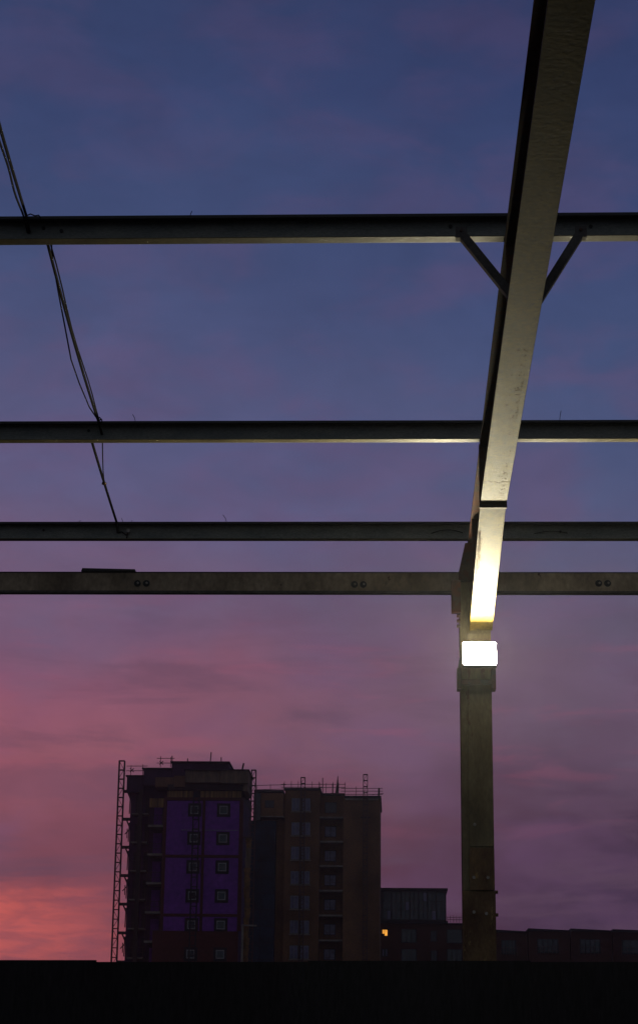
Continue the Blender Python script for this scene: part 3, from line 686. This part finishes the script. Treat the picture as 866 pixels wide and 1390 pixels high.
m = MB(); m.bar(pt(513.8, 1084, Yr), pt(514.4, 1070, Yr), .22); m.bar(pt(505, 1079, Yr-.8), pt(520.5, 1077, Yr-.8), .06); m.build('rooftop_pole', SCAF, B)
for (u, v, lab) in ((411.5, 1055.5, 'short lattice mast rising from the middle of the brick tower roof'), (496, 1051.5, 'lattice mast standing at the right end of the brick tower roof')):
    x = at(u, v, YB_-.8).x; xz = at(u, v+20, YB_-.8).x
    o = lattice('hoist_mast', (x, YB_-.85, 0), (x, YB_-.85, at(u, v, YB_-.85).z), .50, lab, 'hoist mast', 'lattice hoist masts on the towers', .72, .055)

# ---- glass topped block ----
YG = 262.0
G = thing('glass_topped_block', (at(560, 1250, YG).x, YG+8, 0), 'low dark block with glazed top storey and one lit orange window', 'apartment block')
gx0, gx1 = at(514, 1230, YG).x-2, at(605.5, 1230, YG).x; zg0, zg1 = at(560, 1250, YG).z, at(560, 1208.5, YG).z
MB().box(gx0, gx1, YG+.3, YG+14, zg0, zg1).build('glazed_storey', DKM, G)
MB().box(gx0-.1, gx1+.2, YG-.3, YG+14.3, zg1+.01, zg1+.28).build('roof_edge', SUR, G)
MB().box(gx0-.1, gx1+.2, YG-.4, YG+14.1, zg0-.35, zg0-.01).build('roof_edge', SUR, G)
us = [519, 531, 544, 556, 568, 580, 592, 604.5]
for i in range(7):
    xa, xb = at(us[i], 1230, YG).x, at(us[i+1], 1230, YG).x
    o = MB().box(xa+.02, xb-.02, YG+.18, YG+.28, zg0+.1, zg1-.1).build('window', DKM, G)
    for r_ in range(3):
        za = zg0+.2+(zg1-zg0-.4)*r_/3; zc_ = za+(zg1-zg0-.4)/3-.10
        MB().box(xa+.10, (xa+xb)/2-.04, YG+.12, YG+.17, za, zc_).build('pane', GLT, o)
        MB().box((xa+xb)/2+.04, xb-.10, YG+.12, YG+.17, za, zc_).build('pane', GLT if (i*2+r_) % 5 else GLV, o)
zw = zg0-.36; gx2 = at(629, 1260, YG).x
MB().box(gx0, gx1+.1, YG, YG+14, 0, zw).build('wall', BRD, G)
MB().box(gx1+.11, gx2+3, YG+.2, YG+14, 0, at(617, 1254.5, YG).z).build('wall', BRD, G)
MB().box(gx1+.12, gx2+3.2, YG, YG+14.2, at(617, 1254.4, YG).z+.01, at(617, 1253, YG).z).build('roof_edge', SUR, G)
def gw(u0, u1, v0, v1, mt, Y=YG):
    x0, x1 = at(u0, 1270, Y).x, at(u1, 1270, Y).x; za, zc_ = at(560, v1, Y).z, at(560, v0, Y).z
    o = MB().box(x0-.1, x1+.1, Y-.05, Y-.004, za-.1, zc_+.1).build('window', SUR, G)
    if mt is LIT:
        m = MB(); m.box(x0, x0+(x1-x0)*.42, Y-.09, Y-.055, za+(zc_-za)*.35, zc_); m.box(x0+(x1-x0)*.46, x1, Y-.09, Y-.055, za, zc_)
        tag(m.build('pane', LIT, o), 'lit orange window pane')
    else:
        n = 3
        for k in range(n):
            a, b_ = x0+(x1-x0)*k/n, x0+(x1-x0)*(k+1)/n
            MB().box(a+.04, b_-.04, Y-.09, Y-.055, za, zc_).build('pane', mt if k != 1 else GLT, o)
gw(519, 525.6, 1262.5, 1270.5, LIT)
for row in range(4):
    v0 = 1262+row*27
    gw(545, 564.5, v0, v0+17, GLT); gw(606.5, 626, v0, v0+17, GLT)
    gw(585, 592, v0+2, v0+15, GLS)
    if row: gw(519, 525.6, v0, v0+9, GLV)
m = MB(); railing(m, at(607, 1252.5, YG+1), at(640, 1252.5, YG+1), 8, .75, .025, (.4, .7)); m.build('roof_railing', SCAF, G)

# ---- far terrace right of the column ----
YT = 225.0
seg = [(668, 715.5, 1262, 1264.5), (716.5, 773, 1260.5, 1263), (774, 830, 1261, 1263), (831, 905, 1262, 1264), (906, 980, 1262, 1264)]
for i, (u0, u1, va, vb) in enumerate(seg):
    lab = ['far dark terrace block immediately right of the column', 'far dark block second right of the column, one long window', 'far dark block third right of the column, near the right edge', 'far dark block at the right edge of the picture', None][i]
    if lab is None: continue
    xa, xb = at(u0, 1280, YT).x, at(u1, 1280, YT).x; z = at((u0+u1)/2, (va+vb)/2, YT).z
    o = thing('terrace_block', ((xa+xb)/2, YT+6, 0), lab, 'building', 'terrace blocks right of the column')
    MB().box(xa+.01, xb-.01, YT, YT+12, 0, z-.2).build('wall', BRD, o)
    MB().prism([(xa+.02, YT-.35, z-.19), (xb-.02, YT-.35, z-.19), (xb-.02, YT-.35, z-.08), (xa+.02, YT-.35, z+.10)], (0, 12.5, 0)).build('roof', SUR, o)
    for r_ in range(3):
        zc_ = z-1.5-r_*3.0
        wdd = MB().box(xa+1.0, xb-1.3, YT-.06, YT-.004, zc_-1.15, zc_+.45).build('window', SUR, o)
        n = 4
        for k in range(n):
            a = xa+1.1+(xb-xa-2.5)*k/n; MB().box(a+.05, a+(xb-xa-2.5)/n-.05, YT-.11, YT-.065, zc_-1.05, zc_+.35).build('pane', GLT if (k+i+r_) % 4 else GLS, wdd)
        m = MB(); railing(m, (xa+.9, YT-.5, zc_-1.35), (xb-1.2, YT-.5, zc_-1.35), 6, .9, .02, (.45, .9)); m.build('balcony_railing', SCAF, o)

# ------------------------------------------------------------------ thin mist box, added to give the lamp its halo
HALO_HAZE = 0.00028
if HALO_HAZE:
    hm = bpy.data.materials.new('halo_mist'); hm.use_nodes = True; nt = hm.node_tree
    nt.nodes.remove(nt.nodes['Principled BSDF'])
    pv = nt.nodes.new('ShaderNodeVolumePrincipled'); pv.inputs['Color'].default_value = (.85, .88, .95, 1)
    pv.inputs['Density'].default_value = HALO_HAZE; pv.inputs['Anisotropy'].default_value = .88
    nt.links.new(pv.outputs[0], nt.nodes['Material Output'].inputs['Volume'])
    hz = MB().box(-1600, 1600, -300, 3100, -1.5, 60).build('halo_haze', hm); tag(hz, kind='stuff')

# ------------------------------------------------------------------ camera & render
cd = bpy.data.cameras.new('camera'); co = bpy.data.objects.new('camera', cd); col.objects.link(co)
mw = Matrix((( Rv.x, Uv.x, -Fv.x, CAM.x), (Rv.y, Uv.y, -Fv.y, CAM.y), (Rv.z, Uv.z, -Fv.z, CAM.z), (0, 0, 0, 1)))
co.matrix_world = mw
cd.sensor_fit = 'VERTICAL'; cd.sensor_height = 36; cd.lens = F0/1390*36; cd.shift_y = -45/1390
cd.clip_end = 6000; cd.clip_start = .05
scene.camera = co
scene.render.engine = 'CYCLES'
scene.view_settings.view_transform = 'Standard'; scene.view_settings.look = 'None'; scene.view_settings.exposure = 0; scene.view_settings.gamma = 1
scene.cycles.max_bounces = 6; scene.cycles.volume_bounces = 0
